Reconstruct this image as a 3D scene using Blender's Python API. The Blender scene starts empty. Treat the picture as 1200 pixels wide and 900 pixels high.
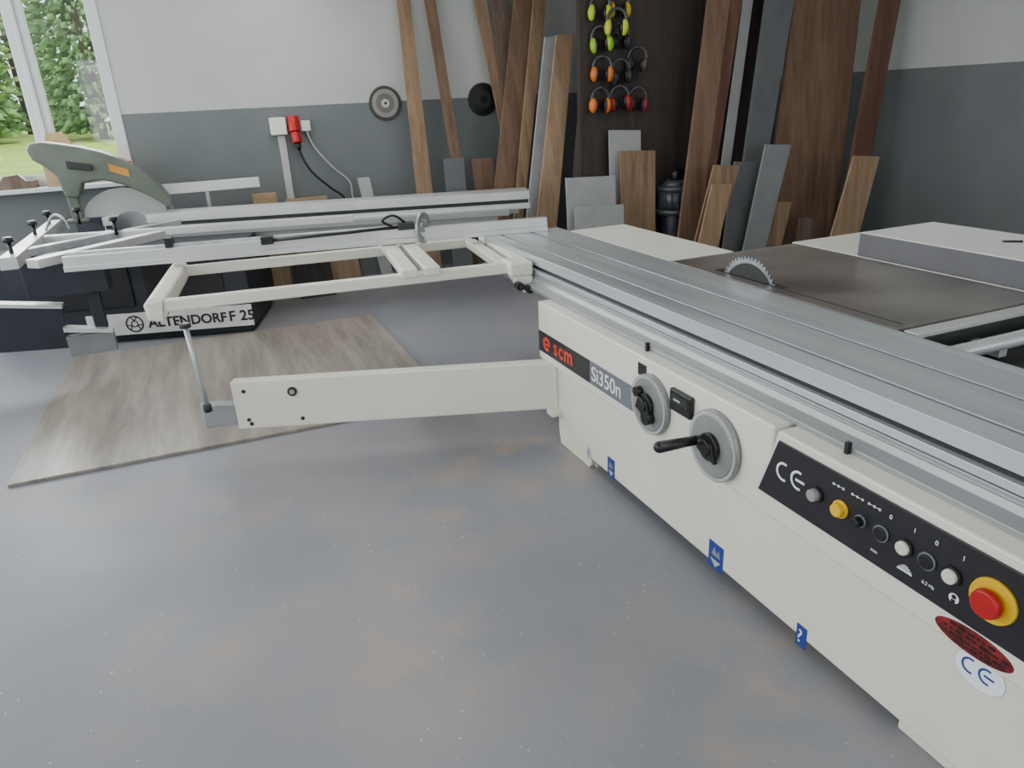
import bpy, math, random
from mathutils import Vector, Matrix
random.seed(4)
COL=bpy.context.scene.collection
V=Vector
# ------------------------------------------------------------ materials
def s2l(c): return tuple((x/255/12.92 if x/255<=.04045 else ((x/255+.055)/1.055)**2.4) for x in c)
def mat(name,rgb,rough=.5,metal=0,var=.06,scale=6,stretch=(1,1,1),bump=0,bscale=40,emit=0,coat=0):
    m=bpy.data.materials.new(name);m.use_nodes=True;nt=m.node_tree;N=nt.nodes;K=nt.links.new
    b=N['Principled BSDF'];c=s2l(rgb)
    b.inputs['Roughness'].default_value=rough;b.inputs['Metallic'].default_value=metal
    if coat: b.inputs['Coat Weight'].default_value=coat
    tc=N.new('ShaderNodeTexCoord');mp=N.new('ShaderNodeMapping');mp.inputs['Scale'].default_value=stretch
    K(tc.outputs['Object'],mp.inputs['Vector'])
    no=N.new('ShaderNodeTexNoise');no.inputs['Scale'].default_value=scale;no.inputs['Detail'].default_value=6
    K(mp.outputs[0],no.inputs['Vector'])
    r=N.new('ShaderNodeValToRGB');r.color_ramp.elements[0].position=.3;r.color_ramp.elements[1].position=.7
    r.color_ramp.elements[0].color=tuple(max(0,x*(1-var*2)) for x in c)+(1,)
    r.color_ramp.elements[1].color=tuple(min(1,x*(1+var*2)) for x in c)+(1,)
    K(no.outputs['Fac'],r.inputs[0]);K(r.outputs[0],b.inputs['Base Color'])
    if emit: b.inputs['Emission Color'].default_value=c+(1,);b.inputs['Emission Strength'].default_value=emit
    if bump:
        n2=N.new('ShaderNodeTexNoise');n2.inputs['Scale'].default_value=bscale;K(mp.outputs[0],n2.inputs['Vector'])
        bp=N.new('ShaderNodeBump');bp.inputs['Strength'].default_value=bump;bp.inputs['Distance'].default_value=.01
        K(n2.outputs['Fac'],bp.inputs['Height']);K(bp.outputs[0],b.inputs['Normal'])
    return m
def wood(name,c1,c2,axis='z',rough=.6,scale=1.0,off=0,lo=.48,hi=.8,cs=9):
    m=bpy.data.materials.new(name);m.use_nodes=True;nt=m.node_tree;N=nt.nodes;K=nt.links.new;b=N['Principled BSDF']
    b.inputs['Roughness'].default_value=rough
    tc=N.new('ShaderNodeTexCoord');mp=N.new('ShaderNodeMapping')
    s={'z':(cs,cs,.5),'y':(cs,.5,cs),'x':(.5,cs,cs)}[axis];mp.inputs['Scale'].default_value=tuple(q*scale for q in s);mp.inputs['Location'].default_value=(off,off,off)
    K(tc.outputs['Object'],mp.inputs['Vector'])
    n=N.new('ShaderNodeTexNoise');n.inputs['Scale'].default_value=1.6;n.inputs['Detail'].default_value=8;n.inputs['Roughness'].default_value=.6;n.inputs['Distortion'].default_value=.3
    K(mp.outputs[0],n.inputs['Vector'])
    n2=N.new('ShaderNodeTexNoise');n2.inputs['Scale'].default_value=9;n2.inputs['Detail'].default_value=3;K(mp.outputs[0],n2.inputs['Vector'])
    mx=N.new('ShaderNodeMath');mx.operation='MULTIPLY_ADD';mx.inputs[1].default_value=.3;K(n2.outputs['Fac'],mx.inputs[0]);K(n.outputs['Fac'],mx.inputs[2])
    r=N.new('ShaderNodeValToRGB');r.color_ramp.elements[0].position=lo;r.color_ramp.elements[1].position=hi
    r.color_ramp.elements[0].color=s2l(c1)+(1,);r.color_ramp.elements[1].color=s2l(c2)+(1,)
    K(mx.outputs[0],r.inputs[0]);K(r.outputs[0],b.inputs['Base Color']);return m
M_white=mat('cream_enamel',(228,225,212),.36,var=.025,scale=2)
M_white2=mat('white_laminate',(230,229,220),.4,var=.015)
M_alu=mat('anodised_aluminium_table',(190,196,200),.30,.42,var=.09,scale=1.6,stretch=(9,.35,2))
M_aluX=mat('brushed_aluminium_fence',(208,210,208),.36,.45,var=.03,scale=3,stretch=(.6,3,2))
M_aluD=mat('dull_aluminium',(160,164,164),.42,.5,var=.04,scale=2)
M_dk=mat('dark_slot_metal',(52,54,54),.55,.3)
M_black=mat('black_plastic',(22,22,24),.4)
M_blackp=mat('control_panel_black',(32,32,37),.42)
M_grey=mat('grey_plastic',(118,122,124),.45)
M_dialg=mat('dial_grey',(150,153,152),.35,.4)
M_red=mat('signal_red',(176,24,22),.4)
M_redl=mat('logo_red',(226,62,42),.5)
M_yel=mat('signal_yellow',(226,182,24),.45)
M_blue=mat('sticker_blue',(34,62,140),.45)
M_wt=mat('print_white',(236,236,234),.5,var=0)
M_navy=mat('navy_machine_paint',(32,36,46),.45,var=.1)
M_lgrey=mat('label_grey',(182,183,180),.45)
M_chrome=mat('chrome',(215,217,218),.18,1,var=.02)
M_post=mat('satin_steel_post',(190,193,194),.35,.4,var=.02)
M_rust=mat('saw_blade_steel',(140,142,144),.3,.8,var=.1)
M_steel=mat('worn_steel_table',(126,120,116),.28,.25,var=.2,scale=1.8,stretch=(1,1.6,1))
M_guard=mat('olive_grey_guard',(98,107,96),.5)
M_card=mat('cardboard',(176,150,116),.8,var=.1)
M_gboard=mat('grey_laminate',(132,136,137),.45,var=.04)
M_gboard2=mat('light_grey_laminate',(166,168,167),.45,var=.04)
M_dgboard=mat('dark_grey_laminate',(100,102,104),.5,var=.05)
M_dgslab=mat('slab_grey_edge',(98,98,101),.55,var=.04)
W_oak=wood('oak_veneer',(120,95,71),(156,129,102))
W_oak2=wood('light_oak_veneer',(144,116,88),(176,148,118),off=3)
W_br=wood('brown_veneer',(100,76,59),(129,102,82),off=5)
W_red=wood('reddish_veneer',(88,60,47),(115,81,66),off=7)
W_wal=wood('walnut_veneer',(90,74,63),(120,102,88),off=9)
W_dark=wood('dark_brown_board',(52,45,41),(68,60,54),off=2)
W_floor=wood('grey_oak_laminate_sheet',(112,106,98),(164,156,146),'y',.34,1,lo=.42,hi=.86,cs=4.5)
W_pal=wood('raw_pine',(130,104,76),(168,142,108),'x')
# ------------------------------------------------------------ mesh builder
I4=Matrix.Identity(4)
class MB:
    def __init__(s,M=None): s.v=[];s.f=[];s.m=[];s.sm=[];s.M=M or I4
    def add(s,vs,fs,mi=0,sm=False):
        o=len(s.v);s.v+= [s.M@V(p) for p in vs]
        for f in fs: s.f.append([i+o for i in f]);s.m.append(mi);s.sm.append(sm)
        return s
    def box(s,a,b,mi=0):
        (x0,y0,z0),(x1,y1,z1)=a,b
        vs=[(x,y,z) for z in(z0,z1) for y in(y0,y1) for x in(x0,x1)]
        return s.add(vs,[(0,2,3,1),(4,5,7,6),(0,1,5,4),(2,6,7,3),(0,4,6,2),(1,3,7,5)],mi)
    def prism(s,pts,vec,mi=0):
        n=len(pts);vec=V(vec);p=[V(q) for q in pts]
        nn=V((0,0,0))
        for i in range(n): nn+=p[i].cross(p[(i+1)%n])
        if nn.dot(vec)>0: p=p[::-1]
        vs=p+[q+vec for q in p]
        fs=[tuple(range(n)),tuple(range(2*n-1,n-1,-1))]+[(i,i+n,(i+1)%n+n,(i+1)%n) for i in range(n)]
        return s.add(vs,fs,mi)
    def cyl(s,p0,p1,r,mi=0,seg=24,r2=None,sm=True):
        p0,p1=V(p0),V(p1);d=(p1-p0).normalized();a=d.orthogonal().normalized();b=d.cross(a);r2=r if r2 is None else r2
        vs=[p0+(a*math.cos(t)+b*math.sin(t))*r for t in [2*math.pi*i/seg for i in range(seg)]]
        vs+=[p1+(a*math.cos(t)+b*math.sin(t))*r2 for t in [2*math.pi*i/seg for i in range(seg)]]
        s.add(vs,[(i,(i+1)%seg,(i+1)%seg+seg,i+seg) for i in range(seg)],mi,sm)
        o=len(s.v)-2*seg
        s.f.append([o+i for i in range(seg)][::-1]);s.m.append(mi);s.sm.append(False)
        s.f.append([o+seg+i for i in range(seg)]);s.m.append(mi);s.sm.append(False)
        return s
    def ell(s,c,rx,ry,rz,mi=0,nu=16,nv=10):
        vs=[];c=V(c)
        for j in range(nv+1):
            ph=math.pi*j/nv
            for i in range(nu):
                th=2*math.pi*i/nu;vs.append(c+V((rx*math.sin(ph)*math.cos(th),ry*math.sin(ph)*math.sin(th),rz*math.cos(ph))))
        fs=[(j*nu+i,(j+1)*nu+i,(j+1)*nu+(i+1)%nu,j*nu+(i+1)%nu) for j in range(nv) for i in range(nu)]
        return s.add(vs,fs,mi,True)
    def tube(s,pts,r,mi=0,seg=10):
        pts=[V(p) for p in pts]
        q=[];P=[pts[0]]+pts+[pts[-1]]
        for i in range(1,len(P)-2):
            for k in range(8):
                t=k/8;a,b,c,d=P[i-1],P[i],P[i+1],P[i+2]
                q.append(.5*((2*b)+(c-a)*t+(2*a-5*b+4*c-d)*t*t+(3*b-a-3*c+d)*t**3))
        q.append(pts[-1]);vs=[];up=None
        for i,p in enumerate(q):
            d=(q[min(i+1,len(q)-1)]-q[max(i-1,0)]).normalized()
            if up is None: up=d.orthogonal().normalized()
            up=(up-d*up.dot(d)).normalized();b=d.cross(up)
            vs+=[p+(up*math.cos(2*math.pi*k/seg)+b*math.sin(2*math.pi*k/seg))*r for k in range(seg)]
        n=len(q)
        fs=[(i*seg+k,i*seg+(k+1)%seg,(i+1)*seg+(k+1)%seg,(i+1)*seg+k) for i in range(n-1) for k in range(seg)]
        fs+=[tuple(range(seg))[::-1],tuple((n-1)*seg+k for k in range(seg))]
        return s.add(vs,fs,mi,True)
    def obj(s,name,mats,parent=None,bev=0,loc=None,label=None,cat=None,kind=None,group=None,seg=2):
        if not isinstance(mats,(list,tuple)): mats=[mats]
        L=V(loc) if loc is not None else V((0,0,0))
        me=bpy.data.meshes.new(name);me.from_pydata([tuple(v-L) for v in s.v],[],s.f)
        for m in mats: me.materials.append(m)
        for p,mi,sm in zip(me.polygons,s.m,s.sm): p.material_index=mi;p.use_smooth=sm
        me.update()
        o=bpy.data.objects.new(name,me);COL.objects.link(o);o.location=L
        if parent is not None: setp(o,parent)
        if bev:
            b=o.modifiers.new('bevel','BEVEL');b.width=bev;b.segments=seg;b.limit_method='ANGLE';b.angle_limit=math.radians(40)
        if label: o['label']=label
        if cat: o['category']=cat
        if kind: o['kind']=kind
        if group: o['group']=group
        return o
def setp(o,p):
    o.parent=p
    if p.type=='EMPTY': o.matrix_parent_inverse=Matrix.Translation(-p.location)
def thing(name,label,cat,loc,group=None):
    e=bpy.data.objects.new(name,None);e.empty_display_size=.1;e.location=loc;COL.objects.link(e)
    e['label']=label;e['category']=cat
    if group:e['group']=group
    return e
def box(name,a,b,m,par=None,bev=0,M=None,**k): return MB(M).box(a,b).obj(name,m,par,bev,**k)
def text(name,body,size,org,xd,yd,m,par,bold=0,M=None,sx=1):
    cu=bpy.data.curves.new('t','FONT');cu.body=body;cu.size=size;cu.extrude=.0006;cu.offset=bold
    t=bpy.data.objects.new('t',cu);COL.objects.link(t);bpy.context.view_layer.update()
    me=bpy.data.meshes.new_from_object(t.evaluated_get(bpy.context.evaluated_depsgraph_get()))
    bpy.data.objects.remove(t);bpy.data.curves.remove(cu)
    xd=V(xd).normalized();yd=V(yd).normalized();n=xd.cross(yd)
    T=Matrix((( xd.x*sx,yd.x,n.x,org[0]),(xd.y*sx,yd.y,n.y,org[1]),(xd.z*sx,yd.z,n.z,org[2]),(0,0,0,1)))
    me.transform((M or I4)@T);me.materials.clear();me.materials.append(m);me.name=name
    o=bpy.data.objects.new(name,me);COL.objects.link(o);setp(o,par);return o
def fr(x,y,deg): return Matrix.Translation((x,y,0))@Matrix.Rotation(math.radians(deg),4,'Z')
# ------------------------------------------------------------ camera
f=850;v=V((-380,-315,850)).normalized();h=V((1,-.05,0));up=v.cross(h).normalized()
if up.y>0: up=-up
X=v.cross(up)
if X.x<0:X=-X
R=Matrix(((X.x,-X.y,-X.z),(v.x,-v.y,-v.z),(up.x,-up.y,-up.z)))
cd=bpy.data.cameras.new('camera');cam=bpy.data.objects.new('camera',cd);COL.objects.link(cam)
cam.matrix_world=Matrix.Translation((0,0,1.7))@R.to_4x4()
cd.sensor_width=36;cd.lens=36*f/1200;cd.clip_start=.05;bpy.context.scene.camera=cam
# ------------------------------------------------------------ room
def wallmat(name,hz):
    m=bpy.data.materials.new(name);m.use_nodes=True;N=m.node_tree.nodes;K=m.node_tree.links.new;b=N['Principled BSDF'];b.inputs['Roughness'].default_value=.5
    g=N.new('ShaderNodeNewGeometry');sp=N.new('ShaderNodeSeparateXYZ');K(g.outputs['Position'],sp.inputs[0])
    gt=N.new('ShaderNodeMath');gt.operation='GREATER_THAN';gt.inputs[1].default_value=hz;K(sp.outputs['Z'],gt.inputs[0])
    no=N.new('ShaderNodeTexNoise');no.inputs['Scale'].default_value=1.5;no.inputs['Detail'].default_value=6;K(g.outputs['Position'],no.inputs['Vector'])
    def ramp(a,c):
        r=N.new('ShaderNodeValToRGB');r.color_ramp.elements[0].position=.3;r.color_ramp.elements[1].position=.7
        r.color_ramp.elements[0].color=s2l(a)+(1,);r.color_ramp.elements[1].color=s2l(c)+(1,);K(no.outputs['Fac'],r.inputs[0]);return r
    lo=ramp((101,107,108),(110,116,117));hi=ramp((180,184,179),(190,193,188))
    mx=N.new('ShaderNodeMix');mx.data_type='RGBA';K(gt.outputs[0],mx.inputs[0]);K(lo.outputs[0],mx.inputs[6]);K(hi.outputs[0],mx.inputs[7]);K(mx.outputs[2],b.inputs['Base Color'])
    return m
WB=wallmat('two_tone_wall_paint',1.735);WR=wallmat('two_tone_wall_paint_side',1.80)
def floormat():
    m=bpy.data.materials.new('painted_concrete');m.use_nodes=True;N=m.node_tree.nodes;K=m.node_tree.links.new;b=N['Principled BSDF']
    g=N.new('ShaderNodeNewGeometry')
    def noise(s,d=6,o=0):
        mp=N.new('ShaderNodeMapping');mp.inputs['Location'].default_value=(o,o,0);K(g.outputs['Position'],mp.inputs[0])
        n=N.new('ShaderNodeTexNoise');n.inputs['Scale'].default_value=s;n.inputs['Detail'].default_value=d;K(mp.outputs[0],n.inputs['Vector']);return n
    def ramp(src,p0,p1,c0,c1):
        r=N.new('ShaderNodeValToRGB');r.color_ramp.elements[0].position=p0;r.color_ramp.elements[1].position=p1
        r.color_ramp.elements[0].color=c0;r.color_ramp.elements[1].color=c1;K(src,r.inputs[0]);return r
    def mix(fac,a,c):
        x=N.new('ShaderNodeMix');x.data_type='RGBA';K(fac,x.inputs[0]);K(a,x.inputs[6]);x.inputs[7].default_value=s2l(c)+(1,);return x.outputs[2]
    def mul(a,c):
        x=N.new('ShaderNodeMath');x.operation='MULTIPLY';K(a,x.inputs[0]);K(c,x.inputs[1]);return x.outputs[0]
    B=(0,0,0,1);Wh=(1,1,1,1)
    base=ramp(noise(.8,3).outputs['Fac'],.25,.75,s2l((121,123,131))+(1,),s2l((140,142,150))+(1,)).outputs[0]
    dust=ramp(noise(.9,5,7).outputs['Fac'],.48,.8,B,(.5,.5,.5,1)).outputs[0]
    c=mix(dust,base,(162,152,140))
    for (sx,sy,sr,am) in((1.3,3.05,.5,.95),(.75,2.75,.6,.6),(.35,2.0,.6,.6),(1.25,1.3,.7,.5),(.0,3.1,.5,.4),(-.3,2.2,.5,.35)):
        ds=N.new('ShaderNodeVectorMath');ds.operation='DISTANCE';K(g.outputs['Position'],ds.inputs[0]);ds.inputs[1].default_value=(sx,sy,0)
        r=ramp(ds.outputs['Value'],0,sr,(am,am,am,1),B).outputs[0]
        n=ramp(noise(4,5,sx*7).outputs['Fac'],.42,.66,B,Wh).outputs[0]
        c=mix(mul(r,n),c,(176,152,128))
    for sc,th,o,col in((9,.045,3,(222,214,198)),(17,.07,6,(208,199,182)),(37,.09,9,(196,186,168))):
        vo=N.new('ShaderNodeTexVoronoi');vo.inputs['Scale'].default_value=sc;K(g.outputs['Position'],vo.inputs['Vector'])
        sp=ramp(vo.outputs['Distance'],th*.6,th,Wh,B).outputs[0];pm=ramp(noise(1.8,3,o).outputs['Fac'],.42,.58,B,Wh).outputs[0]
        c=mix(mul(sp,pm),c,col)
    K(c,b.inputs['Base Color'])
    K(ramp(noise(1.5,2).outputs['Fac'],.3,.7,(.40,.40,.40,1),(.50,.50,.50,1)).outputs[0],b.inputs['Roughness'])
    return m
MB().box((-3.6,-3.1,-.15),(7.0,8.0,0)).obj('floor',floormat(),kind='structure')
MB().box((-3.6,-3.1,3.2),(7.0,8.0,3.3)).obj('ceiling',mat('ceiling_paint',(215,216,212),.7,var=.02),kind='structure')
wx0,wx1,wz0,wz1=-2.4,-.55,1.17,2.85
w=MB();w.box((-3.6,7.8,0),(7.0,8.0,wz0)).box((-3.6,7.8,wz1),(7.0,8.0,3.2)).box((-3.6,7.8,wz0),(wx0,8,wz1)).box((wx1,7.8,wz0),(7.0,8,wz1))
w.obj('wall_back',WB,kind='structure')
MB().box((6.9,-3.1,0),(7.1,8,3.2)).obj('wall_right',WR,kind='structure')
w=MB()
ly=[(-1.6,.8),(2.0,4.6),(5.2,7.2)]
w.box((-3.7,-3.1,0),(-3.5,8,1.0)).box((-3.7,-3.1,2.9),(-3.5,8,3.2))
yy=-3.1
for a,b in ly: w.box((-3.7,yy,1.0),(-3.5,a,2.9));yy=b
w.box((-3.7,yy,1.0),(-3.5,8,2.9));w.obj('wall_left',WB,kind='structure')
w=MB().box((-3.6,-3.3,0),(7,-3.1,1.0)).box((-3.6,-3.3,2.9),(7,-3.1,3.2)).box((-3.6,-3.3,1),(-2,-3.1,2.9)).box((2.2,-3.3,1),(3,-3.1,2.9)).box((6,-3.3,1),(7,-3.1,2.9))
w.obj('wall_front',WB,kind='structure')
M_pvc=mat('white_pvc',(208,212,215),.4,var=.01)
w=MB();fx=[(wx0,wx0+.09),(-1.27,-1.11),(wx1-.10,wx1)]
for a,b in fx: w.box((a,7.79,wz0),(b,7.87,wz1))
w.box((wx0,7.79,wz0),(wx1,7.87,wz0+.10)).box((wx0,7.79,wz1-.1),(wx1,7.87,wz1))
w.box((-1.21,7.77,wz0+.06),(-1.17,7.79,wz1))
wo=w.obj('window_1',M_pvc,kind='structure',bev=.008)
gm=bpy.data.materials.new('window_glass');gm.use_nodes=True;N=gm.node_tree.nodes;K=gm.node_tree.links.new
g1=N.new('ShaderNodeBsdfGlossy');g1.inputs['Roughness'].default_value=.02;tr=N.new('ShaderNodeBsdfTransparent');ms=N.new('ShaderNodeMixShader');ms.inputs[0].default_value=.05
K(tr.outputs[0],ms.inputs[1]);K(g1.outputs[0],ms.inputs[2]);K(ms.outputs[0],N['Material Output'].inputs[0])
box('glass_pane',(wx0+.09,7.83,wz0+.1),(wx1-.1,7.836,wz1-.1),gm,wo)
box('trim_1',(wx0-.05,7.62,wz0-.04),(wx1+.04,7.80,wz0),M_pvc,kind='structure',bev=.006)
# outdoor
def leafmat(n,a,b,sc=3):
    m=mat(n,a,.8,scale=sc);r=[q for q in m.node_tree.nodes if q.type=='VALTORGB'][0];r.color_ramp.elements[0].color=s2l(a)+(1,);r.color_ramp.elements[1].color=s2l(b)+(1,)
    return m
MG=leafmat('meadow_grass',(134,166,62),(178,200,98),.6)
ML=leafmat('spruce_green',(66,100,56),(116,150,90));ML2=leafmat('birch_green',(92,132,70),(142,172,108));MT=mat('bark',(92,78,64),.9)
MB().add([(-60,8.5,.2),(30,8.5,.2),(30,34,1.15),(-60,34,1.15),(30,90,1.2),(-60,90,1.2)],[(0,1,2,3),(3,2,4,5)]).obj('meadow',MG,label='sunlit green meadow outside the workshop window',cat='grass',kind='stuff')
for i,(x,y,hh,mm) in enumerate([(-10.2,31,11,0),(-6.6,31.5,12,1),(-2.9,31,11,0),(.8,31.5,11,1),(-12.2,38.5,15,1),(-8.2,38.5,15,0),(-4.4,38.5,15,1),(-.6,38.5,15,0),(-16,38.5,14,0),(-7.6,46,17,0),(-2.0,46,17,0),(-13.2,46,17,1)]):
    gz=1.05 if y<35 else 1.16
    t=thing('tree','tall green %s tree standing in the meadow outdoors'%('leafy' if mm else 'spruce'),'tree',(x,y,gz))
    MB().cyl((x,y,gz-.1),(x,y,hh*.8),.14,seg=10,r2=.04).obj('trunk',MT,t)
    b=MB();n=1800
    for k in range(n):
        q=random.random()**1.3;z=gz+.3+q*(hh-1.2);rad=1.75*(1-q)**.7+.1 if not mm else 1.7*math.sin(math.pi*min(.97,q*.8+.15))+.15
        if y>45: rad*=1.3
        a=random.random()*6.283;rr=rad*random.uniform(.35,1)
        c=V((x+rr*math.cos(a),y+rr*math.sin(a),z));s_=random.uniform(.10,.26)
        d=V((math.cos(a),math.sin(a),-.45 if not mm else random.uniform(-.6,.6))).normalized();e=d.orthogonal().normalized();g=d.cross(e)
        b.add([c-d*s_,c+e*s_*.55,c+d*s_*1.2,c-e*s_*.55,c+g*s_*.5,c-g*s_*.5],[(0,1,4),(1,2,4),(2,3,4),(3,0,4),(1,0,5),(2,1,5),(3,2,5),(0,3,5)])
    b.obj('foliage',ML2 if mm else ML,t)
# ------------------------------------------------------------ PANEL SAW (near)
saw=thing('panel_saw','long cream sliding table panel saw with black control strip','panel saw',(1.8,1.8,0))
b=MB().box((1.50,.45,.06),(2.12,3.13,.44)).box((1.53,2.78,0),(2.1,3.12,.06)).box((1.53,.72,0),(2.1,1.04,.06)).prism([(1.50,3.13,.06),(1.50,2.78,.06),(1.50,2.78,.03),(1.50,2.80,0),(1.50,3.11,0)],(.03,0,0))
body=b.obj('body',M_white,saw,bev=.006)
front=MB().box((1.474,1.56,.432),(2.1,3.29,.735)).obj('front_panel',M_white,saw,bev=.008)
cb=MB().prism([(1.465,1.535,.735),(1.465,.45,.735),(1.465,.45,.432),(1.465,1.605,.432)],(.6,0,0)).obj('control_box',M_white,saw,bev=.007)
fx=1.474
def plate(name,y0,y1,z0,z1,m,par,x=fx,t=.002,sk=0,bev=0):
    return MB().prism([(x,y0,z1),(x,y1,z1),(x,y1,z0),(x,y0+sk,z0)],(-t,0,0)).obj(name,m,par,bev)
plate('name_band',3.285,2.735,.475,.585,M_blackp,front)
plate('name_band',2.733,2.365,.475,.585,mat('name_band_grey',(104,112,120),.45),front)
XD=(0,-1,0);ZD=(0,0,1)
for ch,yy_ in(('s',3.11),('c',3.055),('m',2.995)): text('logo_letter',ch,.115,(fx-.003,yy_,.503),XD,ZD,M_redl,front,bold=.002,sx=1.05)
lg=MB();n=20
for i in range(n):
    a0=math.radians(0+310*i/n);a1=math.radians(0+310*(i+1)/n)
    lg.prism([(fx-.002,3.19-r*math.cos(a)*1.15,.530+r*math.sin(a)) for r,a in((.020,a0),(.037,a0),(.037,a1),(.020,a1))],(-.001,0,0))
lg.box((fx-.003,3.153,.523),(fx-.002,3.220,.535)).obj('logo_mark',M_redl,front)
text('model_text','Si350n',.098,(fx-.003,2.717,.498),XD,ZD,M_wt,front,bold=.0006,sx=1.0)
plate('warning_label',2.33,2.27,.655,.705,M_black,front)
plate('warning_label',2.265,2.225,.665,.70,M_wt,front)
def dial(yc,zc,r,big):
    d=MB().cyl((fx,yc,zc),(fx-.024,yc,zc),r,seg=48).cyl((fx-.024,yc,zc),(fx-.028,yc,zc),r*.9,r2=r*.86,seg=48).obj('handwheel',M_dialg,saw)
    k=MB().cyl((fx-.024,yc,zc),(fx-.044,yc,zc),r*.40,seg=24).cyl((fx-.042,yc,zc),(fx-.058,yc,zc),r*.22,seg=20)
    k.prism([(fx-.034,yc-.03,zc+.02),(fx-.034,yc+.03,zc+.035),(fx-.034,yc+.05,zc-.02),(fx-.034,yc-.05,zc-.045)],(-.018,0,0)).obj('hub',M_black,d,bev=.003)
    if big: MB().cyl((fx-.024,yc+.02,zc+.015),(fx-.07,yc+.03,zc+.02),.018).cyl((fx-.065,yc+.03,zc+.02),(fx-.195,yc+.06,zc+.01),.016,r2=.021).ell((fx-.195,yc+.06,zc+.01),.021,.021,.021).obj('crank_handle',M_black,d)
    else:
        MB().cyl((fx-.024,yc+.045,zc+.045),(fx-.055,yc+.045,zc+.045),.02).obj('crank_handle',M_black,d)
        MB().cyl((fx-.024,yc-.03,zc-.04),(fx-.058,yc-.03,zc-.04),.028).obj('lock_knob',M_black,d)
    p=[]
    for i in range(96):
        a=2*math.pi*i/96;rr=r*(.99 if i%2 else .95);p.append((fx-.0245,yc+math.cos(a)*rr,zc+math.sin(a)*rr))
    MB().prism(p,(-.0006,0,0)).obj('scale_ring',M_lgrey,d)
dial(2.22,.565,.122,False);dial(1.82,.56,.128,True)
dsp=MB().box((fx-.02,1.955,.60),(fx,2.085,.685)).obj('digital_display',M_black,saw,bev=.006)
plate('display_window',2.07,1.97,.635,.668,mat('lcd_grey',(50,56,54),.2),dsp,x=fx-.0205,t=.001)
text('display_text','www.',.018,(fx-.022,2.055,.645),XD,ZD,M_wt,dsp)
cx=1.465
cp=MB().prism([(cx,1.522,.708),(cx,.52,.708),(cx,.52,.508),(cx,1.592,.508)],(-.006,0,0)).obj('control_panel',M_blackp,saw,bev=.002)
px=cx-.0065
def ce(name,y,z,s,m,par,x):
    g=MB()
    def arc(yc,a0,a1,n=14):
        for i in range(n):
            A=math.radians(a0+(a1-a0)*i/n);B=math.radians(a0+(a1-a0)*(i+1)/n)
            g.prism([(x,yc-r*math.cos(a)*s,z+r*math.sin(a)*s) for r,a in((.38,A),(.5,A),(.5,B),(.38,B))],(-.001,0,0))
    arc(y+.42*s,70,290);arc(y-.55*s,70,290)
    g.box((x-.001,y-.95*s,z-.06*s),(x,y-.38*s,z+.06*s));return g.obj(name,m,par)
ce('ce_mark',1.462,.617,.062,M_wt,cp,px)
def btn(y,z,r,m,dep,ring=M_black,name='push_button',rs=1.3):
    o=MB().cyl((px,y,z),(px-.006,y,z),r*rs,seg=28).obj('button_bezel',ring,cp)
    MB().cyl((px-.005,y,z),(px-.005-dep,y,z),r,seg=28,r2=r*.93).obj(name,m,o,bev=.002)
M_ivory=mat('ivory_button',(222,220,208),.35);M_gk=mat('grey_knob',(150,150,146),.4);M_bezl=mat('bezel_grey',(128,133,142),.4,.4)
btn(1.355,.610,.019,M_gk,.018)
btn(1.265,.610,.020,M_yel,.018,M_yel,'rotary_switch')
btn(1.197,.610,.015,M_black,.022,M_bezl,'rotary_switch',1.2)
btn(1.13,.610,.020,M_black,.006,M_bezl,rs=1.16)
btn(1.06,.610,.019,M_ivory,.010)
btn(.995,.610,.020,M_black,.006,M_bezl,rs=1.16)
btn(.93,.610,.019,M_ivory,.010)
es=MB().cyl((px,.828,.610),(px-.008,.828,.610),.055,seg=40,r2=.053).obj('emergency_stop',M_yel,cp)
MB().cyl((px-.008,.828,.610),(px-.020,.828,.610),.020,seg=24).cyl((px-.018,.828,.610),(px-.036,.828,.610),.036,seg=32,r2=.033).obj('mushroom_button',M_red,es,bev=.004)
for y0 in(1.283,1.218,1.163):
    mk=MB()
    for y in(y0+.017,y0,y0-.017): mk.cyl((px,y,.672),(px-.0008,y,.672),.004,seg=10)
    mk.box((px-.0008,y0-.020,.6715),(px,y0+.020,.6728)).obj('symbol',M_wt,cp)
for y,t_ in((1.115,'0'),(1.045,'1'),(.985,'0'),(.915,'1')): text('button_digit',t_,.018,(px-.001,y,.664),XD,ZD,M_wt,cp)
mk=MB().box((px-.0008,1.028,.543),(px,1.072,.547))
for i in range(7): mk.box((px-.0008,1.031+i*.0055,.547),(px,1.034+i*.0055,.553+.010*math.sin(i/6*math.pi)))
mk.obj('blade_symbol',M_wt,cp)
text('panel_text','max',.013,(px-.001,1.155,.545),XD,ZD,M_wt,cp);text('panel_text','6.2 Hz',.013,(px-.001,1.0,.545),XD,ZD,M_wt,cp)
mk=MB().cyl((px,.915,.556),(px-.0008,.915,.556),.013,seg=20).obj('symbol',M_wt,cp);MB().cyl((px-.0008,.915,.560),(px-.0012,.915,.560),.006,seg=14).box((px-.0012,.910,.543),(px-.0008,.921,.553)).obj('symbol',M_blackp,mk)
def oval(name,y,z,a,c,m,par,x,t=.001,n=40): return MB().prism([(x,y+a*math.cos(2*math.pi*i/n),z+c*math.sin(2*math.pi*i/n)) for i in range(n)],(-t,0,0)).obj(name,m,par)
ov=oval('red_oval_label',.855,.468,.098,.033,mat('label_dark_red',(110,24,26),.4,var=.4,scale=30),cb,cx)
rr=mat('label_letter_black',(34,24,24),.4,var=.4,scale=50)
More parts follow.
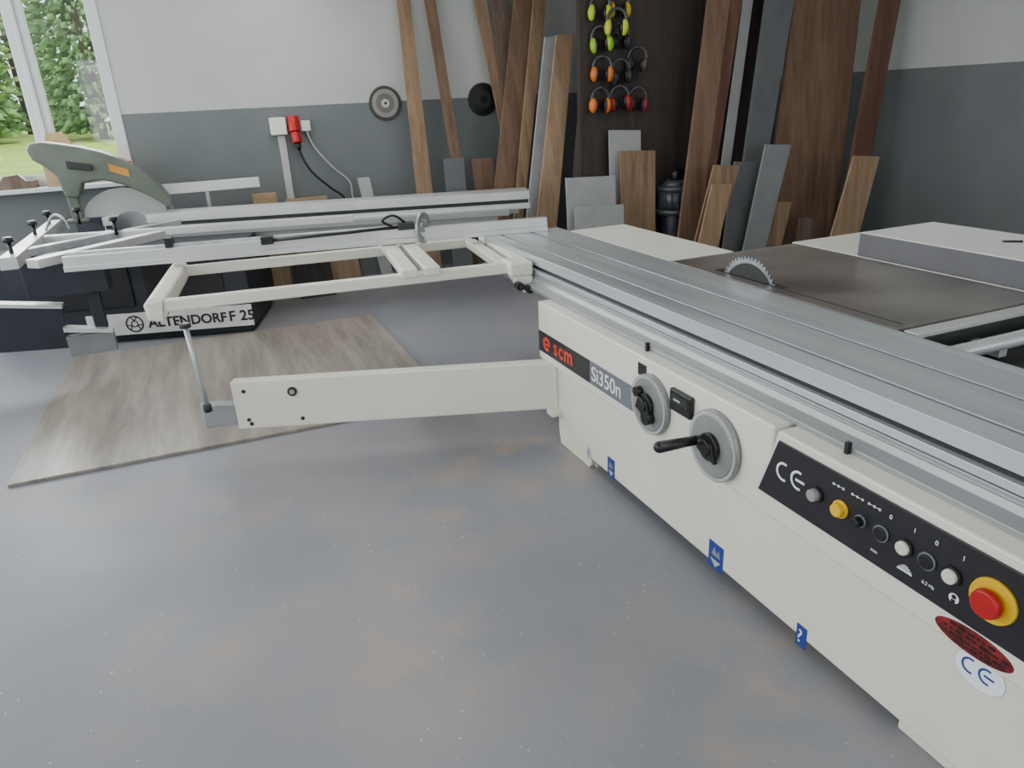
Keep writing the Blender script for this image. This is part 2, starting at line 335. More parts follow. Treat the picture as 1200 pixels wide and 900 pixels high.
for k,(z,a,b2) in enumerate(((.486,.915,.80),(.472,.93,.785),(.458,.925,.79),(.446,.90,.81))):
    g=MB();y=a
    while y>b2:
        l=random.uniform(.004,.018);hh_=random.uniform(.002,.005);g.box((cx-.0018,y-l,z-.003),(cx-.001,y,z+hh_));y-=l+random.uniform(.001,.009)
    g.obj('worn_print_line',rr,ov)
oval('sticker_rim',.845,.375,.065,.050,M_lgrey,body,1.50,t=.0006)
cs=oval('ce_sticker',.845,.375,.063,.048,mat('sticker_white',(240,243,248),.4,var=0),body,1.4994)
ce('ce_mark',.850,.377,.044,M_blue,cs,1.4980)
for i,(y,z,ww,hh) in enumerate([(2.585,.10,.032,.05),(1.82,.095,.042,.055),(1.385,.065,.022,.04)]):
    st=plate('blue_sticker',y+ww,y-ww,z-hh,z+hh,M_blue,body,x=1.50,t=.001)
    if i<2: MB().prism([(1.4985,y+ww*.7,z-hh*.3),(1.4985,y-ww*.7,z-hh*.3),(1.4985,y,z-hh*.85)],(-.0005,0,0)).obj('sticker_symbol',M_lgrey,st);MB().prism([(1.4985,y+ww*.6,z),(1.4985,y+ww*.2,z+hh*.7),(1.4985,y-ww*.1,z+hh*.2),(1.4985,y-ww*.4,z+hh*.6),(1.4985,y-ww*.6,z)],(-.0005,0,0)).obj('sticker_symbol',M_gboard,st)
    else: text('sticker_symbol','?',.07,(1.4985,y+.018,z-.025),XD,ZD,M_wt,st)
st=plate('white_sticker',2.82,2.78,.05,.11,M_lgrey,body,x=1.50,t=.001);text('sticker_symbol','?',.05,(1.4985,2.81,.065),XD,ZD,M_blue,st)
gb=[(1.59,.80),(2.10,.80),(2.10,.735),(1.535,.735),(1.535,.752),(1.575,.765),(1.585,.785),(1.59,.785)]
gbo=MB().prism([(x,4.25,z) for x,z in gb],(0,-3.95,0)).obj('guide_beam',M_aluD,saw,bev=.002)
pr=[(1.60,.90),(1.69,.90),(1.69,.882),(1.706,.882),(1.706,.90),(1.885,.90),(1.885,.882),(1.901,.882),(1.901,.90),(2.11,.90),(2.11,.802),(1.595,.802),(1.595,.826),(1.62,.826),(1.62,.848),(1.60,.848)]
ca=MB().prism([(x,4.35,z) for x,z in pr],(0,-4.05,0)).obj('sliding_table',M_alu,saw,bev=.0012)
for a,b2 in(((1.6915,.301,.8822),(1.7045,4.349,.8835)),((1.8865,.301,.8822),(1.8995,4.349,.8835)),((1.616,.301,.827),(1.6198,4.349,.847))): MB().box(a,b2).obj('t_slot',M_dk,ca)
MB().box((1.60,4.35,.80),(2.11,4.36,.90)).obj('end_cap',M_grey,ca)
for y in(2.35,1.33): MB().box((1.52,y-.006,.70),(1.535,y+.006,.77)).obj('lock_pin',M_black,gbo)
MB().box((2.135,1.72,.86),(2.93,3.08,.895)).obj('saw_table',M_steel,saw,bev=.003)
MB().box((2.12,1.85,.06),(2.9,3.0,.858)).box((2.2,1.9,0),(2.8,2.9,.06)).obj('saw_cabinet',M_white,saw,bev=.006)
MB().box((2.185,2.36,.8952),(2.235,2.80,.8962)).box((2.19,1.75,.8952),(2.198,2.36,.8960)).obj('blade_slot',M_black,saw)
bl=MB();nt_=54;pts=[]
for i in range(nt_):
    a=2*math.pi*i/nt_;a2=a+2*math.pi/nt_*.55
    pts.append((2.2055,2.58+.205*math.cos(a),.79+.205*math.sin(a)));pts.append((2.2055,2.58+.186*math.cos(a2),.79+.186*math.sin(a2)))
bl=bl.prism(pts,(.006,0,0)).obj('saw_blade',M_rust,saw)
MB().cyl((2.2020,2.58,.79),(2.2140,2.58,.79),.172,seg=48).obj('blade_plate',M_dk,bl)
MB().box((2.14,3.10,.865),(2.54,4.22,.893)).obj('extension_table',M_white2,saw,bev=.004)
MB().box((2.18,3.1,.80),(2.22,4.18,.864)).box((2.46,3.1,.80),(2.50,4.18,.864)).box((2.18,4.1,0),(2.22,4.14,.80)).box((2.46,4.1,0),(2.50,4.14,.80)).box((2.2,4.1,.4),(2.48,4.14,.44)).obj('table_support',M_dk,saw)
MB().box((2.95,1.62,.865),(3.50,3.12,.893)).obj('extension_table',M_white2,saw,bev=.004)
MB().box((3.0,1.7,0),(3.05,1.75,.864)).box((3.40,1.7,0),(3.45,1.75,.864)).box((3.0,3.0,0),(3.05,3.05,.864)).box((3.40,3.0,0),(3.45,3.05,.864)).box((3.0,1.7,.80),(3.45,1.75,.864)).box((3.0,1.72,.2),(3.04,3.02,.24)).box((3.41,1.72,.2),(3.45,3.02,.24)).obj('table_support',M_dk,saw)
MB().box((2.14,1.645,.855),(3.5,1.70,.896)).obj('fence_rail',M_aluX,saw,bev=.003)
MB().box((2.14,1.638,.83),(3.5,1.644,.88)).obj('rail_slot',M_dk,saw)
MB().cyl((2.12,1.54,.85),(3.5,1.54,.85),.026).box((2.4,1.53,.80),(2.44,1.66,.835)).box((3.3,1.53,.80),(3.34,1.66,.835)).obj('round_rail',M_post,saw)
MB().box((2.12,1.45,.55),(2.75,1.60,.79)).obj('rear_cover',M_dk,saw,bev=.01)
# crosscut frame
FC=fr(1.50,3.66,-6)
fr_=MB(FC).box((-1.80,0,.805),(-.02,.05,.865)).box((-1.80,.86,.805),(-.02,.91,.865)).box((-.07,.05,.81),(0,.86,.86)).obj('crosscut_frame',M_white,saw,bev=.008)
MB(FC).prism([(-1.87,0,.77),(-1.80,0,.755),(-1.775,0,.80),(-1.775,0,.875),(-1.84,0,.885),(-1.88,0,.85)],(0,.95,0)).obj('end_profile',M_white,fr_,bev=.012,seg=3)
MB(FC).prism([(-1.865,-.012,.78),(-1.80,-.012,.765),(-1.785,-.012,.87),(-1.865,-.012,.86)],(0,.012,0)).obj('end_cap',M_white,fr_,bev=.01)
MB(FC).box((-.62,-.03,.845),(-.53,.93,.895)).obj('cross_rail',M_white,fr_,bev=.01)
MB(FC).box((-.50,-.03,.845),(-.41,.93,.895)).obj('cross_rail',M_white,fr_,bev=.01)
MB(FC).box((-.04,-.08,.80),(.09,.10,.875)).prism([(-.03,-.08,.80),(.09,-.08,.80),(.085,-.08,.73),(.04,-.08,.70),(.0,-.08,.75)],(0,.12,0)).box((.03,.1,.82),(.09,.9,.87)).obj('mounting_bracket',M_white,fr_,bev=.012)
MB(FC).cyl((.0,-.075,.755),(.0,-.13,.755),.022).cyl((-.0,-.13,.755),(-.0,-.16,.755),.010).obj('clamp_knob',M_black,fr_)
MB(FC).cyl((.05,-.075,.735),(.05,-.14,.735),.02).obj('clamp_knob',M_black,fr_)
MB().cyl((-.17,3.64,.33),(-.19,3.60,.80),.012).obj('support_post',M_post,saw)
MB().cyl((-.19,3.60,.78),(-.19,3.60,.80),.026).obj('post_collar',M_dk,saw);MB().cyl((-.171,3.64,.335),(-.173,3.637,.37),.02).obj('post_collar',M_dk,saw)
ax=V((-.05,3.67,0));bx=V((1.50,3.12,0));d=bx-ax;L=d.length;ang=math.degrees(math.atan2(d.y,d.x))
FA=fr(ax.x,ax.y,ang)
arm=MB(FA).box((0,0,.195),(L,.07,.45)).obj('swing_arm',M_white,saw,bev=.006)
MB(FA).box((-.15,0.005,.215),(.0,.065,.335)).cyl((-.155,.035,.205),(-.155,.035,.338),.022).obj('arm_end_bracket',M_aluD,arm,bev=.006)
MB(FA).cyl((.30,-.008,.385),(.30,.001,.385),.024).obj('bolt',M_dk,arm)
for x,z in((.06,.40),(.06,.245),(.33,.235),(.07,.222)): MB(FA).cyl((x,-.004,z),(x,0.001,z),.010,seg=12).obj('bolt',M_dk,arm)
MB(FA).cyl((.30,-.012,.385),(.30,-.007,.385),.013).obj('bolt_cap',M_card,arm)
MB().box((1.44,3.08,.17),(1.51,3.15,.20)).cyl((1.49,3.14,.17),(1.49,3.14,.47),.02).obj('arm_hinge',M_white,arm,bev=.004)
# fence
FF=fr(2.0,4.27,-10)
fe=MB(FF).box((-2.85,0,.90),(0,.045,.985)).prism([(-2.85,-.012,.90),(-2.85,.0,.90),(-2.85,.0,.935),(-2.85,-.012,.93)],(2.85,0,0)).obj('crosscut_fence',M_aluX,saw,bev=.003)
MB(FF).box((-2.85,.05,.955),(-.75,.085,1.0)).obj('scale_rail',M_alu,fe,bev=.003)
MB(FF).cyl((-1.74,-.02,.985),(-.86,-.02,1.005),.010,seg=12).obj('stop_rod',M_black,fe)
MB(FF).box((-1.76,-.035,.965),(-1.69,.03,1.01)).obj('clamp',M_black,fe,bev=.004);MB(FF).box((-2.30,.02,.985),(-2.26,.1,1.04)).obj('clamp',M_black,fe,bev=.004)
st=MB(FF).box((-.95,-.04,.985),(-.85,.05,1.025)).obj('flip_stop',M_dk,fe,bev=.003)
FD=FF@Matrix.Translation((-.80,0,.985))@Matrix.Rotation(math.radians(-32),4,'Z')
n=40
g=MB(FD)
for i in range(n):
    a,b2=2*math.pi*i/n,2*math.pi*(i+1)/n
    g.prism([(0,r*math.cos(t),r*math.sin(t)) for r,t in((.055,a),(.095,a),(.095,b2),(.055,b2))],(.012,0,0))
g.cyl((-.002,0,0),(.012,0,0),.03).box((0,-.06,-.008),(.01,.06,.008)).obj('stop_disc',M_aluD,st)
MB(FF).tube([(-.98,.03,1.0),(-1.04,.0,1.045),(-.97,-.02,1.075),(-.90,0,1.02)],.008).obj('stop_lever',M_black,st)
MB(FF).cyl((-.1,.09,.90),(-.1,.09,.93),.02).box((-.13,.046,.9),(-.07,.12,.905)).obj('fence_clamp',M_black,fe)
# ------------------------------------------------------------ slab, floor sheet
MB().box((2.95,1.0,.894),(3.45,2.67,1.005)).obj('thick_board',M_dgslab,bev=.003,loc=(3.2,1.9,.894),label='thick grey-edged panel lying flat on the white extension table',cat='board')
MB().box((2.952,1.002,1.0055),(3.448,2.668,1.009)).obj('white_panel',mat('bright_white_laminate',(240,240,236),.35,var=.01),loc=(3.2,1.9,1.0055),label='thin white laminate sheet resting on a thick grey panel',cat='board')
MB().cyl((3.22,2.14,1.014),(3.28,2.09,1.014),.0045).obj('pencil',M_black,loc=(3.25,2.11,1.0095),label='small black pencil lying on the white panel',cat='pencil')
MB().prism([(-1.17,3.96,.001),(1.17,3.93,.001),(1.15,6.12,.001),(-1.15,6.16,.001)],(0,0,.018)).obj('laminate_sheet',W_floor,bev=.002,loc=(0,5,0.001),label='large grey-brown wood grain laminate sheet lying on the floor',cat='board')
# ------------------------------------------------------------ SECOND SAW
s2=thing('panel_saw.001','dark navy panel saw with silver table and olive blade guard','panel saw',(-1.0,6.8,0))
A2=fr(2.69,6.1,-15.5)
bd=MB(A2).box((-4.4,-.62,.065),(-2.41,.35,.74)).box((-4.35,-.57,0),(-2.45,.3,.065)).obj('body',M_navy,s2,bev=.01)
MB(A2).box((-3.70,-.632,.07),(-2.415,-.62,.245)).obj('name_strip',mat('name_strip_white',(212,213,209),.45),bd,bev=.002)
def tA(n,t,s,x,z,m=M_black,b_=.003): text(n,t,s,(x,-.634,z),(1,0,0),(0,0,1),m,bd,bold=b_,M=A2)
tA('name_text','ALTENDORF',.108,-3.235,.120);tA('model_text','F 25',.118,-2.605,.120)
e=MB(A2)
for (r0,r1) in((.058,.069),(.020,.028)):
    for i in range(28):
        a,b2=2*math.pi*i/28,2*math.pi*(i+1)/28
        e.prism([(-3.34+r*math.cos(t),-.633,.157+r*math.sin(t)) for r,t in((r0,a),(r1,a),(r1,b2),(r0,b2))],(0,-.002,0))
for k in range(3):
    a=math.pi/2+k*2.094;c,s=math.cos(a),math.sin(a)
    for q in(.4,-.4):
        a3=a+q;e.prism([(-3.34+.026*c-s*.005,-.633,.157+.026*s+c*.005),(-3.34+.062*math.cos(a3)-s*.005,-.633,.157+.062*math.sin(a3)+c*.005),(-3.34+.062*math.cos(a3)+s*.005,-.633,.157+.062*math.sin(a3)-c*.005),(-3.34+.026*c+s*.005,-.633,.157+.026*s-c*.005)],(0,-.002,0))
e.obj('round_emblem',M_black,bd)
MB(A2).box((-3.9,-.64,.3),(-3.3,-.62,.62)).obj('access_panel',M_black,bd,bev=.006);MB(A2).box((-3.2,-.63,.30),(-2.6,-.62,.66)).obj('access_panel',M_black,bd,bev=.006)
p2=[(0,.93),(.06,.93),(.06,.915),(.08,.915),(.08,.93),(.30,.93),(.30,.78),(-.02,.78),(-.02,.80),(.0,.80),(.0,.825),(.02,.825),(.02,.86),(0,.86)]
c2=MB(A2).prism([(-3.65,y,z) for y,z in p2],(3.65,0,0)).obj('sliding_table',M_aluX,s2,bev=.002)
MB(A2).box((-3.64,.019,.827),(-.01,.0199,.858)).obj('t_slot',M_dk,c2)
MB(A2).prism([(-3.6,y,z) for y,z in[(-.10,.79),(-.021,.79),(-.021,.74),(-.10,.74)]],(3.4,0,0)).obj('guide_beam',M_aluD,s2,bev=.003)
MB(A2).box((-3.4,-.06,.68),(-.3,.25,.74)).box((-3.6,.0,.74),(-.1,.28,.78)).obj('beam_support',M_aluD,s2,bev=.003)
MB(A2).box((0,-.02,.78),(.012,.30,.93)).obj('end_cap',M_grey,c2)
MB(A2).box((-4.1,.31,.86),(-2.6,.55,.90)).obj('saw_table',mat('dark_blue_table',(48,56,68),.35,.3),s2,bev=.004)
MB(A2).box((-4.0,.31,.74),(-2.8,.34,.86)).obj('table_support',M_navy,s2)
GP_=[(-1.24,1.50),(-1.21,1.42),(-1.13,1.36),(-1.07,1.28),(-1.05,1.12),(-.95,1.10),(-.90,1.22),(-.74,1.23),(-.58,1.17),(-.42,1.07),(-.30,.965),(-.26,.98),(-.26,1.03),(-.32,1.14),(-.44,1.27),(-.57,1.38),(-.71,1.45),(-.86,1.50),(-1.01,1.535),(-1.12,1.555),(-1.20,1.55)]
gd=MB().prism([(x,7.06,z) for x,z in GP_],(0,.24,0)).obj('blade_guard',M_guard,s2,bev=.05,seg=5)
for p_ in gd.data.polygons: p_.use_smooth=True
MB().prism([(x,7.055,z) for x,z in[(-.68,1.36),(-.54,1.30),(-.54,1.24),(-.68,1.30)]],(0,-.004,0)).obj('orange_label',mat('orange_sticker',(204,144,58),.5),gd)
n=20;MB().prism([(-.64+.32*math.cos(math.pi*i/n),7.17,.93+.22*math.sin(math.pi*i/n)) for i in range(n+1)],(0,.02,0)).obj('suction_hood',M_gboard2,gd)
MB().box((-1.05,7.13,.90),(-.97,7.24,1.2)).box((-1.10,7.10,.90),(-.92,7.26,.93)).obj('guard_arm',M_guard,gd,bev=.01)
MB().prism([(-.98,7.03,1.40),(-.80,7.03,1.36),(-.80,7.03,1.31),(-.98,7.03,1.34)],(0,.03,0)).obj('guard_lever',M_dk,gd,bev=.006)
MB().cyl((-.60,6.98,.80),(-.60,6.985,.80),.17,seg=40).obj('saw_blade',M_chrome,s2)
rf=MB().box((-.35,7.31,1.05),(.50,7.34,1.14)).obj('rip_fence',M_aluX,s2,bev=.004)
for x in(.02,-.30): MB().box((x,7.31,.88),(x+.03,7.36,1.05)).obj('fence_post',M_aluD,rf)
oc=MB().box((-1.20,5.15,.885),(-1.10,6.95,.96)).obj('outrigger_profile',M_aluX,s2,bev=.006)
MB().prism([(-1.0,4.86,.93),(-.93,4.80,.93),(-.28,5.50,.93),(-.33,5.56,.93)],(0,0,.05)).obj('outrigger_profile',M_aluX,s2,bev=.004)
MB().prism([(-1.15,5.45,.90),(-1.15,5.55,.90),(-.2,6.35,.90),(-.2,6.27,.90)],(0,0,.05)).obj('outrigger_profile',M_alu,s2,bev=.004)
MB().prism([(-1.10,6.05,.90),(-1.10,6.13,.90),(1.0,5.60,.90),(1.0,5.54,.90)],(0,0,.05)).obj('crosscut_fence',M_aluX,s2,bev=.004)
for x,y in((-1.15,5.3),(-1.15,6.1),(-1.15,6.7),(-.62,5.9),(-.95,6.75)):
    MB().cyl((x,y,.93),(x,y,1.03),.012).cyl((x,y,1.03),(x,y,1.06),.03,r2=.024).obj('clamp_knob',M_black,oc)
MB().tube([(-1.1,6.2,.97),(-1.05,6.2,1.05),(-1.0,6.15,1.08),(-.95,6.1,1.05),(-.93,6.1,.98)],.009).obj('lever_handle',M_aluD,oc)
da=MB().prism([(-1.75,5.6,.64),(-1.02,5.6,.52),(-1.04,5.6,.24),(-1.75,5.6,.30)],(0,.08,0)).obj('outrigger_arm',M_navy,s2,bev=.006)
MB().prism([(-1.75,5.59,.665),(-1.02,5.59,.545),(-1.02,5.59,.52),(-1.75,5.59,.64)],(0,.1,0)).obj('arm_top_edge',M_aluX,da)
MB().box((-1.04,5.55,.19),(-.75,5.62,.33)).obj('arm_bracket',M_grey,da,bev=.006)
MB().prism([(-1.04,5.54,.40),(-.75,5.54,.345),(-.75,5.54,.32),(-1.04,5.54,.37)],(0,.09,0)).obj('arm_top_edge',M_aluX,da)
MB().box((-.86,5.6,.34),(-.78,5.66,.72)).box((-1.18,5.5,.62),(-.7,5.75,.88)).obj('support_bracket',M_navy,s2,bev=.008)
# ------------------------------------------------------------ wall things
def wallblade(x,z,r,m,lab):
    t=thing('circular_saw_blade',lab,'saw blade',(x,7.79,z-r),'saw blades on the wall')
    p=[]
    for i in range(48):
        a=2*math.pi*i/48;a2=a+.08
        p+=[(x+r*math.cos(a),7.785,z+r*math.sin(a)),(x+r*.93*math.cos(a2),7.785,z+r*.93*math.sin(a2))]
    MB().prism(p,(0,.006,0)).obj('toothed_rim',m[0],t)
    MB().cyl((x,7.782,z),(x,7.786,z),r*.80,seg=48).obj('plate',m[1],t)
    MB().cyl((x,7.779,z),(x,7.782,z),r*.55,seg=40).obj('inner_ring',m[2],t)
    MB().cyl((x,7.772,z),(x,7.779,z),r*.24,seg=24).obj('hub',m[3],t)
    MB().cyl((x,7.765,z),(x,7.80,z),.014,seg=12).obj('nail',M_black,t)
M_lst=mat('light_worn_steel',(146,142,136),.5,.3);M_lst2=mat('worn_steel_ring',(112,108,104),.5,.3)
wallblade(1.87,1.72,.170,(mat('dark_steel_rim',(66,66,66),.5,.3),M_lst,M_lst2,M_lgrey),'large grey circular saw blade hung on the wall')
wallblade(2.93,1.71,.170,(M_black,M_black,M_dk,M_black),'black circular saw blade hung on the wall')
t=thing('power_socket','white wall power socket with red industrial plug and conduit','socket',(.8,7.75,.7))
MB().box((.71,7.70,1.48),(.86,7.80,1.64)).obj('switch_box',M_white2,t,bev=.01)
MB().box((1.0,7.73,1.50),(1.09,7.80,1.60)).obj('junction_box',M_white2,t,bev=.008)
MB().box((.77,7.76,.2),(.84,7.80,1.47)).obj('conduit',M_lgrey,t,bev=.004)
MB().cyl((.93,7.74,1.64),(.93,7.70,1.50),.055).cyl((.93,7.70,1.50),(.94,7.68,1.40),.045,r2=.05).obj('red_plug',M_red,t,bev=.006)
MB().cyl((.94,7.68,1.40),(.945,7.68,1.33),.03,r2=.018).tube([(.945,7.68,1.34),(.98,7.68,1.22),(1.05,7.68,1.1),(1.2,7.68,.95),(1.33,7.68,.82),(1.36,7.6,.5),(1.36,7.5,.02)],.011).obj('black_cable',M_black,t)
MB().tube([(1.05,7.75,1.50),(1.1,7.74,1.35),(1.25,7.74,1.15),(1.4,7.74,1.0),(1.42,7.75,.85),(1.42,7.75,.4)],.008).obj('white_cable',M_lgrey,t)
def board(name,y,pts,th,m,label,top=None,group='boards leaning against the wall',lean=.15,cat='board'):
    (a,za),(b,zb),(c,zc),(d,zd)=pts
    def at(x1,z1,x2,z2,z): return x1+(x2-x1)*(z-z1)/(z2-z1)
    if top is None: tl=(at(a,za,c,zc,2.95),2.95);tr=(at(b,zb,d,zd,2.9),2.9)
    else: tl,tr=(a,za),(b,zb)
    bl_=(at(a,za,c,zc,.0),0.0);br=(at(b,zb,d,zd,.0),0.0)
    P=[(x,y+(z-1.3)*lean,z) for x,z in(bl_,br,tr,tl)]
    return MB().prism(P,(0,th,0)).obj(name,m,bev=.002,loc=((bl_[0]+br[0])/2,y-1.3*lean,0),label=label,cat=cat,group=group)
G1='boards leaning against the back wall';G2='boards leaning in the corner'
BP='wood_board';GP='laminate_board'
board(BP,7.5,((2.07,2.62),(2.20,2.62),(2.02,.85),(2.19,.84)),.03,W_oak,'narrow brown wood plank leaning on the two-tone wall',group=G1)
board(BP,7.5,((2.35,2.62),(2.46,2.62),(2.43,1.16),(2.54,1.15)),.03,W_br,'slim brown wood plank tilted slightly against the wall',group=G1)
board(BP,7.52,((2.87,2.62),(3.01,2.62),(3.0,1.59),(3.11,1.59)),.02,W_oak,'brown plank tilted behind wider boards',group=G1)
board(GP,7.46,((3.04,2.62),(3.23,2.62),(3.05,2.0),(3.22,1.99)),.02,W_wal,'grey-brown board standing behind crossing planks',group=G1)
board(BP,7.25,((3.20,2.6),(3.42,2.6),(2.78,.85),(3.0,.83)),.03,W_br,'wide brown veneer board leaning at a steep angle',group=G1)
board(BP,7.15,((3.36,2.58),(3.50,2.58),(2.98,.84),(3.09,.83)),.03,W_oak,'brown plank leaning beside a wide board',group=G1)
board(GP,6.98,((3.37,2.25),(3.51,2.26),(3.0,.61),(3.13,.60)),.025,M_gboard2,'pale grey laminate strip leaning beside an oak board',top=1,group=G1)
board(BP,6.78,((3.40,2.25),(3.585,2.26),(3.03,.63),(3.25,.61)),.03,W_oak2,'light oak board with cut top leaning next to grey strip',top=1,group=G1)
board(GP,7.2,((2.26,1.18),(2.47,1.18),(2.26,.84),(2.47,.84)),.02,M_dgboard,'small dark grey offcut standing at the wall',top=1,group=G1,lean=.05)
board(BP,7.42,((2.63,1.14),(2.86,1.14),(2.64,.83),(2.87,.83)),.02,W_br,'small brown offcut standing at the wall',top=1,group=G1,lean=.05)
board(GP,7.5,((1.44,1.04),(1.56,1.04),(1.46,.88),(1.58,.88)),.02,M_gboard2,'small pale offcut standing at the wall',top=1,group=G1,lean=.05)
for x0,x1,z,y,m in((.42,.64,.98,7.45,W_pal),(.72,1.12,.90,7.5,W_pal),(.30,.62,.60,7.28,W_oak2),(.74,1.3,.5,7.3,W_oak2),(.66,1.0,.42,7.15,W_dark)):
    board(BP,y,((x0,z),(x1,z),(x0+.02,.1),(x1+.02,.1)),.02,m,'short wooden offcut standing behind the dark machine',top=1,group=G1,lean=.05)
board(BP,6.0,((4.52,2.44),(4.76,2.44),(4.18,.39),(4.42,.32)),.03,W_br,'long brown veneer plank leaning beside the dark board',group=G2,lean=.08)
board(BP,6.04,((4.77,2.44),(4.93,2.44),(4.43,.58),(4.57,.56)),.03,W_red,'long reddish-brown plank, darkened as the shadow edge of another plank',group=G2,lean=.08)  # darker veneer here carries the shadow edge beside the first plank
board(GP,6.16,((5.02,2.3),(5.13,2.3),(4.84,1.2),(4.95,1.2)),.02,M_gboard2,'pale narrow laminate strip between leaning planks',group=G2,lean=.08)
board(GP,5.96,((5.14,2.44),(5.47,2.44),(4.78,.19),(5.04,.16)),.03,M_dgboard,'tall dark grey laminate board leaning in the corner',group=G2,lean=.08)
board(BP,6.02,((5.52,2.44),(6.37,2.44),(5.27,.5),(6.19,.21)),.03,W_br,'large wide brown veneer sheet leaning in the corner',group=G2,lean=.08)
board(BP,5.86,((6.43,2.43),(6.70,2.43),(6.20,.93),(6.47,.95)),.03,W_red,'long reddish plank leaning at the side wall',group=G2,lean=.06)
board(GP,5.6,((4.87,1.20),(5.17,1.18),(4.66,.27),(4.92,.24)),.02,M_gboard,'short grey laminate offcut leaning on taller boards',top=1,group=G2,lean=.05)
board(BP,5.62,((4.31,1.06),(4.60,1.03),(4.11,.38),(4.36,.33)),.02,W_oak,'short oak offcut leaning on a long plank',top=1,group=G2,lean=.05)
board(BP,5.55,((4.24,.90),(4.46,.88),(4.10,.38),(4.32,.33)),.02,W_oak2,'short light wood offcut leaning in front of another',top=1,group=G2,lean=.05)
board(GP,5.72,((4.62,1.06),(4.87,1.04),(4.51,.27),(4.77,.24)),.02,M_dgboard,'short dark grey offcut among wooden offcuts',top=1,group=G2,lean=.05)
board(BP,5.3,((5.65,1.06),(5.97,1.03),(5.44,.35),(5.80,.35)),.02,W_oak2,'light brown offcut leaning beside the wide sheet',top=1,group=G2,lean=.05)
board(BP,5.66,((5.06,.66),(5.27,.64),(4.98,.35),(5.2,.35)),.02,W_oak,'very short wooden offcut standing on the floor',top=1,group=G2,lean=.05)
board(BP,5.56,((5.29,.50),(5.58,.46),(5.27,.25),(5.56,.25)),.02,W_wal,'very short grey-brown offcut standing on the floor',top=1,group=G2,lean=.05)
# tool board
tb=thing('tool_board','tall dark brown wooden board with hooks for ear defenders','board',(4.4,6.6,0))
MB().box((3.42,6.50,0),(5.6,6.56,3.1)).obj('panel',W_dark,tb,bev=.003)
for x in(3.42,5.5): MB().box((x,6.56,0),(x+.08,6.9,.06)).prism([(x,6.56,0),(x,6.9,0),(x,6.56,1.5)],(.05,0,0)).obj('back_brace',W_dark,tb)
em=[(3.59,2.43,(186,204,44),'yellow-green'),(3.79,2.45,(204,172,36),'yellow'),(3.60,2.17,(150,196,44),'bright green'),(3.80,2.19,(44,46,50),'black'),(3.61,1.92,(206,112,34),'orange'),(3.81,1.89,(44,46,52),'black'),(3.985,1.99,(70,62,58),'dark brown'),(3.59,1.65,(216,116,34),'orange'),(3.80,1.66,(150,36,38),'dark red'),(3.995,1.64,(130,38,46),'dark red'),(3.61,2.69,(198,182,44),'yellow'),(3.82,2.71,(90,90,94),'grey'),(3.70,2.30,(196,206,50),'yellow-green')]
M_band=mat('headband_black',(64,65,68),.28)
for i,(x,z,c,nm) in enumerate(em):
    yb=6.415 if i<12 else 6.31
    MB().cyl((x,6.50,z+.108),(x,yb-.045,z+.112),.005,seg=8).obj('hook',M_dk,tb)
    m=mat('ear_cup_%d'%i,c,.45);t=thing('ear_defenders','%s ear defenders with black headband hanging on a hook'%nm,'ear defenders',(x,yb,z-.12),'ear defenders on the dark board')
    ER=Matrix.Translation((x,yb,z))@Matrix.Rotation(math.radians((-24,-12,-30,-5)[i%4]),4,'Z')@Matrix.Rotation(math.radians((3,-6,2)[(i*2)%3]),4,'Y')
    n=14;q=[(.086*math.cos(math.radians(-12+204*k/n)),0,.008+.10*math.sin(math.radians(-12+204*k/n))) for k in range(n+1)]
    MB(ER).tube(q,.015,seg=6).obj('headband',M_band,t)
    for s in(-1,1):
        cpo=MB(ER).ell((s*.072,0,-.045),.038,.050,.068).obj('ear_cup',m,t)
        MB(ER).ell((s*.044,0,-.045),.022,.048,.062).obj('ear_cushion',M_black,cpo)
def off(x0,x1,z,y,m,lab): board(GP if m in(M_gboard,M_gboard2,M_lgrey) else BP,y,((x0,z),(x1,z-.02),(x0,.1),(x1,.1)),.02,m,lab,top=1,group='offcuts by the dark board',lean=.05)
off(3.10,3.62,1.0,6.2,M_gboard2,'light grey square panel standing on the floor');off(3.14,3.66,.74,6.12,M_gboard2,'lower light grey panel in front of another')
off(3.68,4.03,1.38,6.4,M_gboard2,'pale grey upright panel beside brown offcut')
off(3.74,4.13,1.19,6.3,W_oak,'brown veneer offcut standing before dark board')
t=thing('dust_extractor','small dark workshop motor unit with round cap','machine',(4.36,6.27,0))
MM=mat('motor_dark_grey',(72,76,80),.4,.3)
def q(z,dx=0,dy=0): return (4.36+dx,6.27+dy,z)
MB().cyl(q(0),q(.05),.18).cyl(q(.05),q(.55),.13).obj('housing',M_navy,t,bev=.006)
g=MB().cyl(q(.55),q(.60),.19).cyl(q(.60),q(.78),.165)
for i in range(16): a=i*math.pi/8;g.box(q(.62,.168*math.cos(a)-.006,.168*math.sin(a)-.006),q(.77,.168*math.cos(a)+.006,.168*math.sin(a)+.006))
g.cyl(q(.78),q(.82),.18).cyl(q(.82),q(.88),.15,r2=.09).obj('motor',MM,t)
MB().cyl(q(.88),q(.96),.05).box(q(.92,-.02,-.02),q(.98,.14,.02)).obj('cap',M_black,t,bev=.01)
t=thing('cardboard_box','open cardboard box with folded flaps on the window ledge','box',(-1.12,7.70,1.172))
MB().box((-1.24,7.63,1.172),(-.98,7.75,1.50)).obj('box_body',M_card,t);MB().prism([(-1.24,7.63,1.50),(-.98,7.63,1.50),(-.90,7.56,1.46),(-1.18,7.56,1.46)],(0,.005,0)).obj('box_flap',M_card,t);MB().prism([(-1.20,7.74,1.50),(-.98,7.74,1.50),(-1.05,7.76,1.62),(-1.18,7.76,1.60)],(0,.004,0)).obj('box_flap',M_card,t)
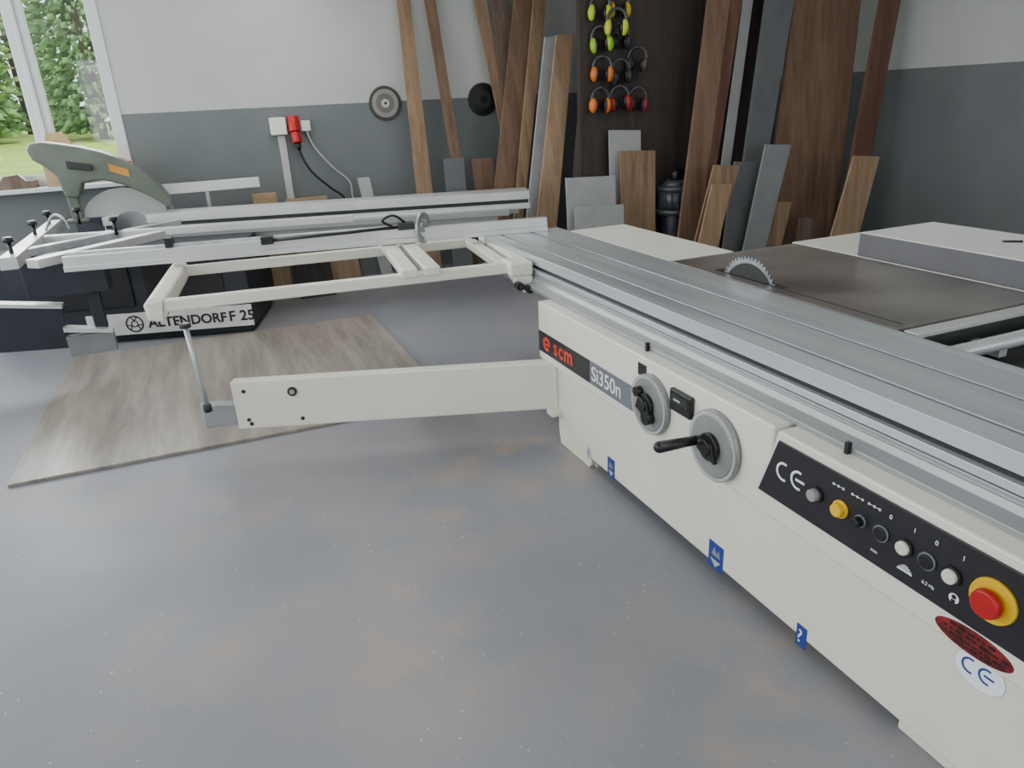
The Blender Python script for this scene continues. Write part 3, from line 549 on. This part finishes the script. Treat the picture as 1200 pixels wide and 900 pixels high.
MB().box((-1.75,7.64,1.171),(-1.33,7.76,1.235)).prism([(-1.6,7.66,1.235),(-1.4,7.66,1.235),(-1.45,7.66,1.29),(-1.56,7.66,1.28)],(0,.07,0)).obj('wood_scrap',W_wal,loc=(-1.55,7.7,1.171),label='dark brown wood scraps lying on the window ledge',cat='wood')
t=thing('clamp','small red hand clamp on the window ledge','clamp',(-.66,7.7,1.171))
MB().box((-.74,7.66,1.171),(-.54,7.69,1.20)).box((-.74,7.66,1.2),(-.71,7.69,1.33)).obj('bar',M_red,t,bev=.004);MB().cyl((-.57,7.675,1.19),(-.57,7.675,1.34),.02).box((-.71,7.66,1.29),(-.55,7.69,1.325)).obj('handle',M_red,t,bev=.004)
# ------------------------------------------------------------ light
W=bpy.data.worlds.new('world');bpy.context.scene.world=W;W.use_nodes=True;N=W.node_tree.nodes
N['Background'].inputs[0].default_value=(.88,.95,1,1);N['Background'].inputs[1].default_value=2.2
def area(n,loc,rot,sx,sy,e,c=(1,1,1)):
    l=bpy.data.lights.new(n,'AREA');l.shape='RECTANGLE';l.size=sx;l.size_y=sy;l.energy=e;l.color=c
    o=bpy.data.objects.new(n,l);o.location=loc;o.rotation_euler=rot;COL.objects.link(o)
R90=math.pi/2
for i,(a,b) in enumerate(ly): area('added_window_light',(-3.45,(a+b)/2,1.95),(0,-R90,0),1.8,b-a,(56,66,66)[i],(.96,.98,1))  # added area lights at unseen left windows, brightening the room
area('added_window_light',(.1,-3.05,1.95),(R90,0,0),4,1.8,32,(.98,.99,1));area('added_window_light',(4.5,-3.05,1.95),(R90,0,0),3,1.8,26,(.98,.99,1))  # added area lights for assumed, unseen windows behind the camera
area('added_window_light',(-1.4,7.72,2.0),(-R90,0,0),1.6,1.5,75,(.97,.99,1))
area('ceiling_lamp_and_fill',(.95,5.4,3.15),(0,0,0),.35,3.6,46,(1,.99,.97));area('ceiling_lamp_and_fill',(4.2,4.0,3.15),(0,0,0),.35,3,16,(1,.98,.95))  # first lamp makes the floor streak; second is an added fill without fixture
l=bpy.data.lights.new('sun','SUN');l.energy=3.6;l.angle=.3;o=bpy.data.objects.new('sun',l);o.rotation_euler=(math.radians(35),math.radians(20),0);COL.objects.link(o)
